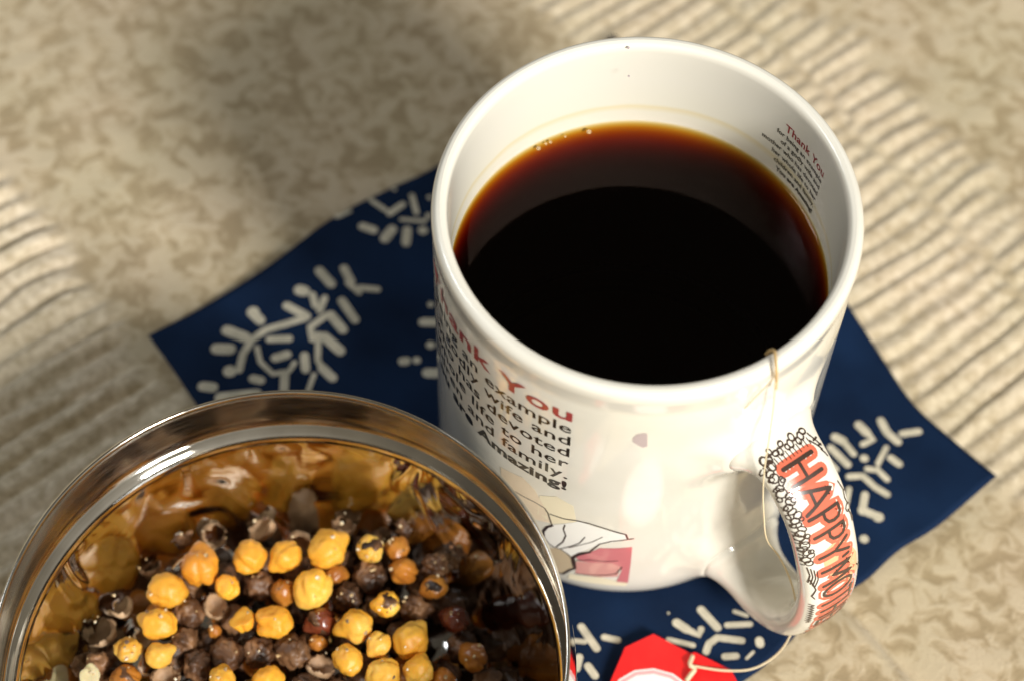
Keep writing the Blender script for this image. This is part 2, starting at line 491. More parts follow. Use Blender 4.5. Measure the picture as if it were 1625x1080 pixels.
NAPOUT = [(235, 530), (320, 487), (425, 425), (530, 349), (620, 300), (700, 258), (850, 150), (974, 55), (1150, 210), (1290, 400), (1350, 488), (1400, 565), (1450, 640), (1520, 706), (1580, 757),
          (1490, 833), (1425, 873), (1375, 918), (1310, 958), (1250, 1020), (1205, 1062), (1120, 1120), (980, 1240), (600, 960), (420, 800), (312, 642), (275, 586)]
poly = np.array([at(*p)[:2] for p in NAPOUT]); inside = np.zeros(X.shape, bool)
for (x0, y0), (x1, y1) in zip(poly, np.roll(poly, -1, 0)):
    hit = ((y0 > Y) != (y1 > Y)) & (X < (x1 - x0) * (Y - y0) / (y1 - y0 + 1e-12) + x0); inside ^= hit
Z = np.where(inside, np.minimum(Z, nap_zv(X, Y) - 0.9), Z)      # the cloth is pressed flat under the napkin
nx, ny = len(gx), len(gy)
V = np.stack([X.ravel(), Y.ravel(), Z.ravel()], 1) * MM
idx = np.arange(nx * ny).reshape(ny, nx)
F = np.stack([idx[:-1, :-1].ravel(), idx[:-1, 1:].ravel(), idx[1:, 1:].ravel(), idx[1:, :-1].ravel()], 1)
me = bpy.data.meshes.new('tablecloth')
me.vertices.add(len(V)); me.vertices.foreach_set('co', V.ravel())
me.loops.add(F.size); me.loops.foreach_set('vertex_index', F.ravel())
me.polygons.add(len(F)); me.polygons.foreach_set('loop_start', np.arange(0, F.size, 4)); me.polygons.foreach_set('loop_total', np.full(len(F), 4))
me.update(calc_edges=True)
me.polygons.foreach_set('use_smooth', np.ones(len(F), bool))
a_ = me.attributes.new('rib', 'FLOAT', 'POINT'); a_.data.foreach_set('value', RB.ravel().astype(np.float32))
me.materials.append(M_CLOTH)
cloth = bpy.data.objects.new('tablecloth', me); COL.objects.link(cloth)
tag(cloth, kind='structure')

# ------------------------------------------------------------------ napkin
def nap_z(x, y):
    """top side of the napkin, mm"""
    z = -0.15
    d = math.hypot(x, y)
    k = max(0.0, min(1.0, (d - 46) / 30))
    z += k * (0.5 * math.sin(x * 0.075 + 1.1) + 0.45 * math.sin(y * 0.09 + x * 0.03) + 0.4)
    return z


def edge(pts, n):
    P = np.array([at(px, py)[:2] if len(q) == 0 else (px, py) for (px, py, *q) in pts])
    C_ = catmull(P, 12)
    L = np.r_[0, np.cumsum(np.linalg.norm(np.diff(C_, axis=0), axis=1))]
    q = np.linspace(0, L[-1], n)
    return np.stack([np.interp(q, L, C_[:, 0]), np.interp(q, L, C_[:, 1])], 1)


NN = 90
e1 = edge([(235, 530), (320, 487), (425, 425), (530, 349), (620, 300), (700, 258), (850, 150), (974, 55)], NN)   # L -> top corner
e2 = edge([(974, 55), (1150, 210), (1290, 400), (1350, 488), (1400, 565), (1450, 640), (1520, 706), (1580, 757)], NN)  # top -> R
e3 = edge([(1580, 757), (1490, 833), (1425, 873), (1375, 918), (1310, 958), (1250, 1020), (1205, 1062), (1120, 1120), (980, 1240)], NN)  # R -> bottom
e4 = edge([(235, 530), (275, 586), (312, 642), (420, 800), (600, 960), (980, 1240)], NN)  # L -> bottom
# Coons patch: c0 = e1 (v=0: L->T), c1 = bottom e3 reversed: (B->R)... u runs L->T / B->R, v runs L->B / T->R
c0, c1, d0, d1 = e1, e3[::-1], e4, e2
uu = np.linspace(0, 1, NN)
G = np.zeros((NN, NN, 2))
for j, v in enumerate(uu):
    for i, u in enumerate(uu):
        G[j, i] = (1 - v) * c0[i] + v * c1[i] + (1 - u) * d0[j] + u * d1[j] - ((1 - u) * (1 - v) * c0[0] + u * (1 - v) * c0[-1] + (1 - u) * v * c1[0] + u * v * c1[-1])
nap = empty('napkin', (0, 0, -0.2))
nap.location = (0, 0, 0)
tag(nap, 'navy blue cloth napkin with cream sprig print, spread under the white mug', 'napkin')
V = [(G[j, i, 0], G[j, i, 1], nap_z(*G[j, i])) for j in range(NN) for i in range(NN)]
F = [(j * NN + i, (j + 1) * NN + i, (j + 1) * NN + i + 1, j * NN + i + 1) for j in range(NN - 1) for i in range(NN - 1)]
nb_ = mesh_obj('cloth', V, F, M_NAVY, nap)
sm = nb_.modifiers.new('thickness', 'SOLIDIFY'); sm.thickness = 0.0005; sm.offset = 1 if nb_.data.polygons[0].normal.z < 0 else -1


def S_nap(x, y, lift): return (x, y, nap_z(x, y) + 0.08 + lift)


def motif(name, org, sc, strokes):
    """strokes read off the cloth: x1,y1,(x2,y2...),width"""
    P = Print(S_nap)
    for st in strokes:
        wd = st[-1]; c = st[:-1]
        pts = [at(org[0] + c[i] / sc, org[1] + c[i + 1] / sc)[:2] for i in range(0, len(c), 2)]
        wmm = wd / sc / 7.6
        if len(pts) == 1: P.disc(pts[0], wmm / 2, wmm / 2 * 0.95)
        else: P.stroke(pts, wmm, 1.0)
    # hair-thin stems that tie the buds together
    ends = [[(c_[i], c_[i + 1]) for i in range(0, len(c_), 2)] for c_ in (q[:-1] for q in strokes)]
    for i, e_ in enumerate(ends):
        best = None
        for j, f_ in enumerate(ends):
            if i == j: continue
            for p0 in (e_[0], e_[-1]):
                for p1 in f_:
                    d_ = math.hypot(p0[0] - p1[0], p0[1] - p1[1])
                    if d_ > 8 and (best is None or d_ < best[0]): best = (d_, p0, p1)
        if best and best[0] < 11 * sc:
            P.stroke([at(org[0] + q[0] / sc, org[1] + q[1] / sc)[:2] for q in best[1:]], 0.5, 1.0)
    return P.build(name, M_CREAMP, nap)


motif('sprig_print', (200, 280), 2.7, [
    (830, 415, 880, 470, 46), (935, 405, 965, 462, 42), (1000, 485, 1078, 490, 32), (950, 465, 1000, 505, 28), (745, 495, 765, 500, 56),
    (800, 515, 812, 560, 34), (852, 530, 830, 582, 34), (690, 560, 775, 605, 42), (925, 540, 982, 618, 42), (878, 600, 930, 660, 46),
    (860, 600, 790, 650, 800, 700, 34), (850, 690, 918, 748, 50), (825, 680, 822, 790, 845, 820, 30), (842, 822, 885, 862, 46), (765, 770, 770, 828, 42),
    (770, 612, 680, 638, 600, 660, 540, 700, 502, 760, 485, 830, 36), (445, 835, 66), (432, 660, 510, 690, 54), (388, 737, 445, 740, 58),
    (545, 590, 575, 620, 50), (545, 585, 62), (615, 700, 700, 698, 36), (562, 735, 575, 795, 630, 848, 700, 835, 722, 800, 26), (640, 780, 690, 765, 44),
    (545, 868, 578, 876, 44), (680, 850, 678, 915, 42), (806, 850, 780, 920, 24), (330, 900, 372, 905, 52), (405, 950, 560, 935, 56)])
motif('sprig_print', (200, 280), 2.7, [
    (1015, 225, 1062, 240, 44), (1140, 235, 1110, 275, 50), (1205, 235, 1200, 290, 44), (1272, 235, 50), (1130, 165, 1185, 125, 34), (1225, 85, 1245, 160, 28),
    (1295, 170, 30), (960, 160, 905, 185, 22), (1050, 110, 1110, 150, 26), (1300, 90, 26), (1350, 200, 40), (1390, 120, 30), (1150, 60, 22), (1180, 190, 1280, 195, 22),
    (1340, 280, 1400, 300, 40)])
motif('sprig_print', (200, 280), 2.7, [
    (1305, 550, 32), (1272, 625, 1330, 625, 44), (1305, 720, 44), (1185, 790, 1200, 788, 44), (1245, 785, 40), (1290, 838, 1330, 840, 50), (1390, 700, 1480, 720, 40), (1400, 600, 1440, 560, 40)])
motif('sprig_print', (1280, 640), 4.154, [
    (190, 220, 240, 245, 66), (240, 245, 310, 330, 48), (345, 140, 395, 190, 66), (395, 190, 440, 235, 370, 268, 44), (490, 112, 530, 190, 600, 252, 60), (630, 200, 738, 185, 54),
    (380, 360, 64), (525, 290, 470, 395, 40), (555, 360, 608, 400, 56), (400, 430, 470, 440, 530, 500, 46), (280, 480, 370, 475, 450, 550, 530, 600, 50),
    (385, 600, 365, 710, 54), (365, 700, 460, 740, 60), (472, 748, 80), (160, 290, 270, 400, 56), (90, 330, 190, 430, 52), (380, 890, 66), (60, 480, 180, 520, 50), (40, 650, 160, 640, 46), (280, 560, 260, 660, 40)])
motif('sprig_print', (880, 920), 3.869, [
    (900, 180, 1000, 290, 54), (750, 260, 810, 300, 58), (810, 300, 885, 335, 900, 300, 44), (1060, 275, 1200, 268, 40), (700, 365, 850, 400, 36),
    (930, 440, 948, 390, 1000, 352, 1150, 370, 46), (1045, 470, 1115, 465, 46), (1258, 370, 1262, 390, 56), (1105, 190, 1180, 215, 28), (700, 200, 18), (1180, 480, 1220, 440, 20)])
motif('sprig_print', (880, 920), 3.869, [
    (165, 285, 258, 420, 50), (305, 350, 388, 368, 44), (100, 370, 185, 378, 34), (152, 475, 135, 545, 50), (205, 530, 248, 590, 50), (115, 610, 40), (60, 480, 36)])

# ------------------------------------------------------------------ mug
mug = empty('mug')
tag(mug, 'cream white ceramic mug with printed text, full of dark tea, standing on the navy napkin', 'mug')
R0, H0 = 41.0, 95.0
prof_out = catmull([(33.5, 1.6), (35.2, 0.5), (37.0, 0.15), (38.6, 1.0), (40.0, 3.6), (40.8, 8), (41, 16), (41, 40), (41, 65), (41, 80), (40.85, 85), (40.72, 87.5), (40.9, 90), (41.1, 92.2), (40.9, 93.9), (40.2, 94.8), (39.4, 95.0)], 5)
prof_in = catmull([(39.4, 95.0), (38.5, 94.7), (38.0, 93.8), (37.85, 92), (37.8, 86), (37.8, 60), (37.7, 20), (36.5, 11), (32, 7.2), (20, 6.4), (0.0, 6.2)], 5)
lathe('inner_wall', prof_in, 144, M_CERIN, mug)

# handle
HA = math.radians(-47)
er = np.array([math.cos(HA), math.sin(HA), 0]); eb = np.array([-math.sin(HA), math.cos(HA), 0])
hc = catmull([(36, 64.5), (41, 66.2), (47, 67.0), (52.5, 64.8), (57.3, 60.4), (61.4, 53.5), (64.5, 45.5), (65.8, 36.0), (65.0, 27.0), (62, 18.6), (56.5, 13.2), (50, 11.6), (43.5, 13.6), (36.5, 18.5)], 10)
hl = np.r_[0, np.cumsum(np.linalg.norm(np.diff(hc, axis=0), axis=1))]
HL = hl[-1]
ht = np.gradient(hc, axis=0); ht /= np.linalg.norm(ht, axis=1)[:, None]
hn = np.stack([-ht[:, 1], ht[:, 0]], 1)   # in (rho, z)
if hn[len(hn) // 2][0] < 0: hn = -hn


def h_dim(l):
    c_ = math.exp(-max(0, HL - l - 6) / 12); a_ = math.exp(-max(0, l - 4) / 7)
    return 6.7 + 1.0 * c_ + 1.6 * a_, 3.4 + 0.3 * c_


def h_in(l):
    """thickness on the side that faces the mug"""
    return h_dim(l)[1] + 1.2 * math.exp(-max(0, HL - l - 6) / 9)


def h_frame(l):
    c = np.array([np.interp(l, hl, hc[:, k]) for k in (0, 1)])
    n = np.array([np.interp(l, hl, hn[:, k]) for k in (0, 1)]); n /= np.linalg.norm(n)
    return c, n


def h_pt(l, u, v):
    c, n = h_frame(l)
    q = c + n * v
    return er * q[0] + eb * (u + 0.45) + np.array([0, 0, q[1]])


def S_handle(l, u, lift):
    wdt, th = h_dim(l)
    un = max(-0.995, min(0.995, u / wdt)); p = 2.6
    v = th * (1 - abs(un) ** p) ** (1 / p)
    # outward normal of the section
    g = np.array([math.copysign(abs(un) ** (p - 1) / wdt, un), (v / th) ** (p - 1) / th]); g /= np.linalg.norm(g)
    q0 = h_pt(l, un * wdt, v)
    o = 0.05 + lift + fillet(max(0, math.hypot(q0[0], q0[1]) - R0))
    return h_pt(l, un * wdt + g[0] * o, v + g[1] * o)


FIL = 9.0     # radius-like size of the soft joint between handle and wall


def fillet(d):
    a = 0.0
    for _ in range(12):
        h = max(0.0, min(1.0, 1 - (d - a) / FIL)); a = .5 * a + .5 * FIL / 4 * h * h
    return min(a, FIL / 4)


def h_dist(P):
    """rough distance of points (n, 3) from the handle"""
    rho = P @ er; uu_ = P @ eb - 0.45; best = np.full(len(P), 1e9)
    for k in list(range(0, 36)) + list(range(len(hc) - 36, len(hc))):
        wdt, th = h_dim(hl[k]); dx = rho - hc[k][0]; dz = P[:, 2] - hc[k][1]
        al = dx * ht[k][0] + dz * ht[k][1]; v = dx * hn[k][0] + dz * hn[k][1]
        th_ = np.where(v > 0, th, h_in(hl[k]))
        uq, vq = np.abs(uu_) / wdt, np.abs(v) / th_
        q = (uq ** 2.6 + vq ** 2.6) ** (1 / 2.6) + 1e-9
        g = np.hypot((uq / q) ** 1.6 / wdt, (vq / q) ** 1.6 / th_)
        dd_ = np.hypot(np.maximum((q - 1) / g, 0), np.maximum(np.abs(al) - 1.2, 0)) + np.minimum((q - 1) / g, 0)
        best = np.minimum(best, dd_)
    return best


V = []; F = []; K = 48; ls = np.linspace(0, HL, 150)
for l in ls:
    wdt, th = h_dim(l); p = 2.6
    for k in range(K):
        a = 2 * math.pi * k / K
        cu, sv = math.cos(a), math.sin(a)
        th_ = th if sv > 0 else h_in(l)
        uu_ = math.copysign(abs(cu) ** (2 / p), cu); vv_ = math.copysign(abs(sv) ** (2 / p), sv)
        q = h_pt(l, uu_ * wdt, vv_ * th_)
        f_ = fillet(max(0, math.hypot(q[0], q[1]) - R0))
        g = np.array([math.copysign(abs(uu_) ** (p - 1) / wdt, uu_), math.copysign(abs(vv_) ** (p - 1) / th_, vv_)]); g /= np.linalg.norm(g) + 1e-9
        V.append(h_pt(l, uu_ * wdt + g[0] * f_, vv_ * th_ + g[1] * f_))
for i in range(len(ls) - 1):
    for k in range(K): F.append((i * K + k, i * K + (k + 1) % K, (i + 1) * K + (k + 1) % K, (i + 1) * K + k))
handle = mesh_obj('handle', V, F, M_CER, mug)
bm = bmesh.new(); bm.from_mesh(handle.data); bmesh.ops.recalc_face_normals(bm, faces=bm.faces); bm.to_mesh(handle.data); bm.free()

pr = np.vstack([[(0, 2.0), (20, 2.0)], prof_out])
pr2 = [pr[0]]
for a, b_ in zip(pr[:-1], pr[1:]):
    k = max(1, int(np.linalg.norm(b_ - a) / 0.9)) if a[0] > 40 else 1
    pr2 += [a + (b_ - a) * i / k for i in range(1, k + 1)]
body = lathe('body', pr2, 320, M_CER, mug)
co = np.array([v.co[:] for v in body.data.vertices]) / MM
rad_ = np.hypot(co[:, 0], co[:, 1])
sel = (rad_ > 40.3) & (co[:, 2] < 90) & (co[:, :2] @ er[:2] > 20)
dist_ = h_dist(co[sel])
f_ = np.array([fillet(max(0, d)) for d in dist_])
nn_ = co[sel][:, :2] / rad_[sel][:, None]
co[sel, :2] += nn_ * (f_ * np.clip((90 - co[sel][:, 2]) / 6, 0, 1))[:, None]
body.data.vertices.foreach_set('co', (co * MM).ravel()); body.data.update()

GLY = {  # x to the right, y up, box 1 x 1
    'H': [[(0.1, 0), (0.1, 1)], [(0.85, 0), (0.85, 1)], [(0.1, .5), (0.85, .5)]],
    'A': [[(0, 0), (0.5, 1), (1, 0)], [(0.2, .36), (0.8, .36)]],
    'P': [[(0.1, 0), (0.1, 1), (0.55, 1), (0.8, .9), (0.86, .73), (0.78, .56), (0.5, .47), (0.1, .47)]],
    'Y': [[(0, 1), (0.5, .5), (0.95, 1)], [(0.5, .5), (0.45, 0)]],
    '-': [[(0.3, .95), (0.36, .75)]],
    'M': [[(0, 0), (0.12, 1), (0.5, .3), (0.88, 1), (1, 0)]],
    'O': [[(0.5 + .48 * math.cos(a), 0.5 + .5 * math.sin(a)) for a in np.linspace(0, 2 * math.pi, 15)]],
    'T': [[(0, 1), (1, 1)], [(0.5, 1), (0.5, 0)]],
    'E': [[(0.9, 1), (0.1, 1), (0.1, 0), (0.9, 0)], [(0.1, .5), (0.75, .5)]],
    'R': [[(0.1, 0), (0.1, 1), (0.6, 1), (0.85, .85), (0.8, .6), (0.5, .5), (0.1, .5)], [(0.45, .5), (0.9, 0)]],
    "'": [[(0.4, 1), (0.35, .75)]],
    'S': [[(0.9, .85), (0.6, 1), (0.25, .93), (0.12, .75), (0.3, .57), (0.7, .45), (0.88, .25), (0.7, .05), (0.35, 0), (0.08, .15)]],
    'D': [[(0.1, 0), (0.1, 1), (0.5, .95), (0.85, .7), (0.85, .3), (0.5, .05), (0.1, 0)]],
}
L0 = 13.0; LH = 6.9; U0 = -3.7
pc = Print(S_handle); pb = Print(S_handle); pb.lift = 0.06
pl_ = L0
hand = random.Random(3)
for ch, wd in [('H', 4.2), ('A', 4.3), ('P', 3.3), ('P', 3.3), ('Y', 3.4), ('-', 0.7), ('M', 3.9), ('O', 3.7), ('T', 3.4), ('H', 3.4), ('E', 3.0), ('R', 3.6), ("'", 1.2), ('S', 3.2)]:
    for st in GLY[ch]:
        sk = hand.uniform(-.25, .25)
        pts = [(pl_ + x * wd + sk * y * .3, U0 + y * (LH + 0)) for x, y in st]
        pc.stroke(pts, 2.5, 0.7)
    for st in GLY[ch]:
        pts = [(pl_ + x * wd, U0 + y * LH) for x, y in st]
        pb.stroke(pts, 0.68, 0.5)
    pl_ += wd + 0.62
wash = Print(S_handle); wash.lift = -0.01
wash.fill([(30, 1), (33, 3.6), (37, 5.2), (42, 5.0), (44, 3), (41, 0), (36, -3), (31, -3)], 1.5)
wash.build('peach_wash', M_PEACH, handle)
wash = Print(S_handle); wash.lift = -0.012
wash.fill([(42, 4), (45, 5.6), (50, 5.4), (54, 4), (52, 1), (45, 1)], 1.5)
wash.build('lilac_wash', M_LILAC, handle)
pc.build('lettering_outline', M_CORAL, handle)
pb.build('lettering', M_BRN_INK, handle)
dd = Print(S_handle); dd.lift = 0.03


def loop(P, l, u, r, n=1.0, wd=0.26):
    k = hand.uniform(0, 6.3); rx = r * hand.uniform(.7, 1.1); ry = r * hand.uniform(.55, 1.0)
    ro = hand.uniform(0, 3.1)
    pts = []
    for i in range(12):
        a = k + i / 11 * 6.28 * n
        x, y = rx * math.cos(a), ry * math.sin(a)
        pts.append((l + x * math.cos(ro) - y * math.sin(ro), u + x * math.sin(ro) + y * math.cos(ro)))
    P.stroke(pts, wd, 0.3)


for i in range(24):                                   # the garland of scribbled roses down the near edge
    l = 11.0 + i * 0.93
    loop(dd, l, -5.6 + 0.45 * math.sin(i * 1.9) + hand.uniform(-.2, .2), 0.8, 1.0, .24)
    if i % 2: loop(dd, l, -6.5 + hand.uniform(-.2, .2), 0.5, 0.9, .2)
    if i % 4 == 0: loop(dd, l, -4.7 + hand.uniform(-.2, .2), 0.5, 1.0)
for i in range(12):                                   # and across the top
    u = -5.6 + i * 0.86
    loop(dd, 10.8 + 0.5 * math.sin(i * 2.2), u, 0.62, 1.1)
    dd.stroke([(11.4, u), (12.3 + hand.uniform(0, .5), u + .15)], 0.2, 0.3)
for (a, b_, c, d_) in [(11, 4.6, 13.4, 5.9), (12.2, 4.9, 12.0, 5.9), (13.2, 5.2, 13.2, 6.0), (14, 5.3, 15.4, 5.9), (12, 4.2, 14, 5.6)]:
    dd.stroke([(a, b_), ((a + c) / 2, (b_ + d_) / 2 + .1), (c, d_)], 0.3, 0.3)
dd.stroke([(20, 5.2), (22, 5.7), (23.4, 5.3), (25, 5.6)], 0.26, .3); dd.stroke([(22, 5.7), (22.6, 6.2)], 0.26, .3)
loop(dd, 25.6, 5.4, 0.8, 1.1); dd.stroke([(26, 5.2), (28, 5.9), (29.5, 6.3)], 0.3, .3); dd.stroke([(27.4, 5.7), (29, 5.6)], 0.26, .3)
dd.stroke([(40, 4.8), (41.4, 5.6), (42, 6.4)], 0.32, .3); dd.stroke([(41.4, 5.6), (42.6, 5.5)], 0.32, .3); dd.disc((42.1, 6.4), .3)
for i in range(4):
    l = 33.5 + i * 0.5
    dd.stroke([(l, -6.1 + i * .5), (l + 2.2, -5.9 + i * .42), (l + 4.2, -6.3 + i * .3)], 0.2, .3)
for i in range(9):
    l = 45 + i * 0.9
    dd.stroke([(l, -6.2), (l + .5, -5.3), (l + .9, -6.0)], 0.24, .3)
dd.stroke([(37, -6.0), (40, -5.2), (42, -5.9), (43, -5.4)], .24, .3)
dd.build('scribbled_border', M_BRN_INK, handle)


# print on the body
def S_mug(s, z, lift):
    a = s / R0; q = R0 + 0.07 + lift
    return (q * math.cos(a), q * math.sin(a), z)


def S_in(s, z, lift):
    a = s / 37.8; q = 37.8 - 0.07 - lift
    return (q * math.cos(a), q * math.sin(a), z)


def text_line(body, size, sx, mat, S, s_right, z, bold, name='text_line', sgn=1, right_at_end=True, parent=None):
    cu = bpy.data.curves.new('t', 'FONT'); cu.body = body; cu.size = size; cu.offset = bold; cu.resolution_u = 3
    cu.space_character = 1.05
    ob = bpy.data.objects.new('t', cu); COL.objects.link(ob)
    bpy.context.view_layer.update()
    me_ = bpy.data.meshes.new_from_object(ob.evaluated_get(bpy.context.evaluated_depsgraph_get()))
    bpy.data.objects.remove(ob); bpy.data.curves.remove(cu)
    co = np.array([v.co[:] for v in me_.vertices]); xm = co[:, 0].max()
    V_ = []
    for c in co:
        sx_ = (c[0] - xm) * sx
        V_.append(S(s_right + sgn * sx_, z + c[1], 0))
    F_ = [tuple(p.vertices) for p in me_.polygons]
    wdt = (xm - co[:, 0].min()) * sx
    bpy.data.meshes.remove(me_)
    o = mesh_obj(name, V_, F_, mat, parent or mug, smooth=False)
    return wdt


LINES = ['for being an example', 'of a godly wife and', 'mother who has devoted', 'her whole life to her', 'children and family.', 'You are Amazing!']
text_line('Thank You', 6.9, 1.38, M_RED_INK, S_mug, -73.3, 80.3, 0.13)
for i, s_ in enumerate(LINES):
    last = i == 5
    text_line(s_, 5.0, 1.14 if not last else 1.14, M_BLK_INK, S_mug, -73.3, 75.4 - 4.85 * i, 0.05 if not last else 0.18)
text_line('Thank You', 3.2, 0.90, simple('faded_red_print', (0.36, 0.05, 0.05), 0.3), S_in, 18.6, 85.6, 0.05, sgn=-1)
M_FADE = simple('faded_black_print', (0.06, 0.05, 0.035), 0.3)
for i, s_ in enumerate(LINES):
    text_line(s_, 1.95, 0.86, M_FADE, S_in, 18.8 + i * 0.12, 83.2 - 2.3 * i, 0.03 if i < 5 else 0.07, sgn=-1)


def draw(name, mat, items, lift=0.0, wd=0.4):
    P = Print(S_mug); P.lift = lift
    for kind_, pts, *w_ in items:
        q = [on_mug(820 + x / 6, 760 + y / 6) for x, y in pts]
        if kind_ == 'f': P.fill(q)
        elif kind_ == 's': P.stroke(q, w_[0] if w_ else wd, 0.5)
    return P.build(name, mat, mug)


picture = [
    ('cream_wash', M_WASH, [('f', [(220, 150), (380, 160), (540, 250), (570, 400), (330, 420), (200, 330)])], 0.0),
    ('peach_wash', M_WASHP, [('f', [(-150, -120), (60, -20), (170, 90), (260, 250), (320, 410), (180, 380), (20, 200), (-140, 60)])], 0.004),
    ('white_cloth_print', M_WHITEP, [('f', [(340, 430), (600, 395), (900, 490), (1050, 530), (1050, 570), (790, 610), (520, 720), (380, 650), (250, 560), (250, 480)])], 0.008),
    ('pink_block', M_PINK, [('f', [(790, 650), (1100, 640), (1085, 800), (1060, 980), (950, 970), (1000, 860), (900, 800), (590, 770), (560, 720), (700, 690)])], 0.012),
    ('pale_pink_block', M_PINK2, [('f', [(570, 775), (900, 790), (990, 830), (960, 920), (800, 925), (560, 890)])], 0.016),
    ('sand_block', M_SAND, [('f', [(300, 650), (400, 650), (520, 740), (540, 830), (440, 890), (360, 880), (300, 760)])], 0.012),
    ('ground_wash', M_WASH, [('f', [(500, 895), (800, 930), (1060, 985), (1040, 1010), (780, 990), (490, 940)])], 0.010),
]
for nm, mt, it, lf in picture: draw(nm, mt, it, lf)
draw('ink_outline', M_BRN_INK, [
    ('s', [(-60, 90), (0, 120), (80, 165), (180, 215), (270, 270), (300, 320), (325, 400), (340, 435)], .34),
    ('s', [(340, 435), (290, 450), (255, 490), (258, 540)], .62), ('s', [(258, 540), (300, 600), (360, 640), (420, 660), (480, 700), (520, 740)], .4),
    ('s', [(320, 325), (450, 370), (560, 385), (690, 415), (800, 450), (880, 475), (960, 500), (1040, 520), (1055, 560)], .42),
    ('s', [(1110, 560), (1050, 568), (900, 585), (790, 610), (740, 650), (690, 690), (580, 720), (540, 750)], .42),
    ('s', [(690, 690), (600, 700), (530, 745), (545, 820)], .8), ('s', [(545, 760), (555, 840), (500, 860), (440, 895)], .7), ('s', [(440, 895), (370, 880)], .6),
    ('s', [(460, 430), (445, 470), (468, 530), (440, 590), (380, 635)], .36), ('s', [(650, 545), (600, 600), (520, 630), (420, 655)], .3),
    ('s', [(815, 545), (720, 590), (600, 620), (500, 645)], .26), ('s', [(570, 765), (700, 760), (850, 775), (960, 770)], .3),
    ('s', [(560, 890), (700, 905), (860, 905), (950, 890), (1000, 830)], .36)], 0.03)
P = Print(S_mug)
q = [on_mug(680 + x / 2.16, 480 + y / 2.16) for x, y in [(700, 462), (715, 450), (735, 446), (750, 447), (750, 490), (735, 495), (715, 485), (700, 475)]]
P.fill(q); P.build('heart_mark', M_GREY, mug)
# little pits in the glaze of the rim
for px, py, r_s in [(997, 76, .35), (1347, 285, .4), (1358, 392, .45), (998, 121, .3)]:
    q = at(px, py, 94.6 if py != 121 else 90.5)
    me_o = bmesh.new(); bmesh.ops.create_icosphere(me_o, subdivisions=1, radius=r_s * MM)
    me_ = bpy.data.meshes.new('glaze_pit'); me_o.to_mesh(me_); me_o.free(); me_.materials.append(M_GREY if r_s < .4 else M_BLK_INK)
    o = bpy.data.objects.new('glaze_pit', me_); COL.objects.link(o); o.parent = mug; o.location = Vector(q) * MM; o.scale = (1, 1, .5)

# ------------------------------------------------------------------ tea
TL = 69.6
tea = lathe('tea', [(0, TL), (34, TL), (36.6, TL + 0.02), (37.3, TL + 0.25), (38.1, TL + 0.9), (38.3, TL - 3), (38.2, 21), (37.0, 10.2), (32.2, 6.5), (20, 5.6), (0, 5.4)], 128, M_TEA)
tag(tea, 'dark brown black tea filling the white mug to below its rim', 'drink')
# small added beads that stand in for highlights at the tea line
M_GLINT = simple('glint_bead', (0.9, 0.75, 0.5), 0.04, Transmission_Weight=0.7)
br = random.Random(4)
for k, ang in enumerate([128, 126.4, 121, 113, 131]):
    bb_ = bmesh.new(); rb_ = br.uniform(.22, .55); bmesh.ops.create_icosphere(bb_, subdivisions=2, radius=rb_ * MM)
    me_ = bpy.data.meshes.new('glint_bead'); bb_.to_mesh(me_); bb_.free(); me_.materials.append(M_GLINT); me_.polygons.foreach_set('use_smooth', [True] * len(me_.polygons))
    o = bpy.data.objects.new('glint_bead', me_); COL.objects.link(o); o.parent = tea
    a_g = math.radians(ang); rr_ = 37.0 - rb_ * .6 - br.uniform(0, .6)
    o.location = (rr_ * math.cos(a_g) * MM, rr_ * math.sin(a_g) * MM, (TL + .25) * MM); o.scale = (1, 1, .7)

# ------------------------------------------------------------------ tea bag tag and string
tb = empty('tea_bag_tag', at(1040, 1060, 2)); tb.location = (0, 0, 0)
tag(tb, 'red paper tea bag tag with white emblem, cotton string hung over the mug rim', 'tea bag tag')
TZ = 3.0
tagp = [(992, 1026), (1037, 1005), (1096, 1036), (1103, 1034), (1160, 1062), (1172, 1085), (1168, 1125), (1110, 1160), (1030, 1160), (972, 1120), (968, 1082)]
top = [at(a, b_, TZ) for a, b_ in tagp]
V = []; n_ = len(top)
for p in top: V.append((p[0], p[1], TZ))
for p in top: V.append((p[0], p[1], TZ - 0.35))
F = [tuple(range(n_))[::-1], tuple(range(n_, 2 * n_))] + [(i, (i + 1) % n_, (i + 1) % n_ + n_, i + n_) for i in range(n_)]
tg = mesh_obj('paper_tag', V, F, M_TAG, tb, smooth=False)
bm = bmesh.new(); bm.from_mesh(tg.data); bmesh.ops.recalc_face_normals(bm, faces=bm.faces); bm.to_mesh(tg.data); bm.free()


def S_tag(x, y, lift): return (x, y, TZ + 0.05 + lift)


c_ = at(1038, 1119, TZ)
for nm, mt, rx, ry, lf in (('emblem_ring', M_TAGW, 9.6, 8.3, 0), ('emblem_band', M_TAGP, 9.2, 7.9, .02), ('emblem', M_TAGW, 8.4, 7.1, .04)):
    P = Print(S_tag); P.lift = lf; P.disc(c_[:2], rx, ry, math.radians(-8)); P.build(nm, mt, tg)


def a3(px, py, z): return at(px, py, z)


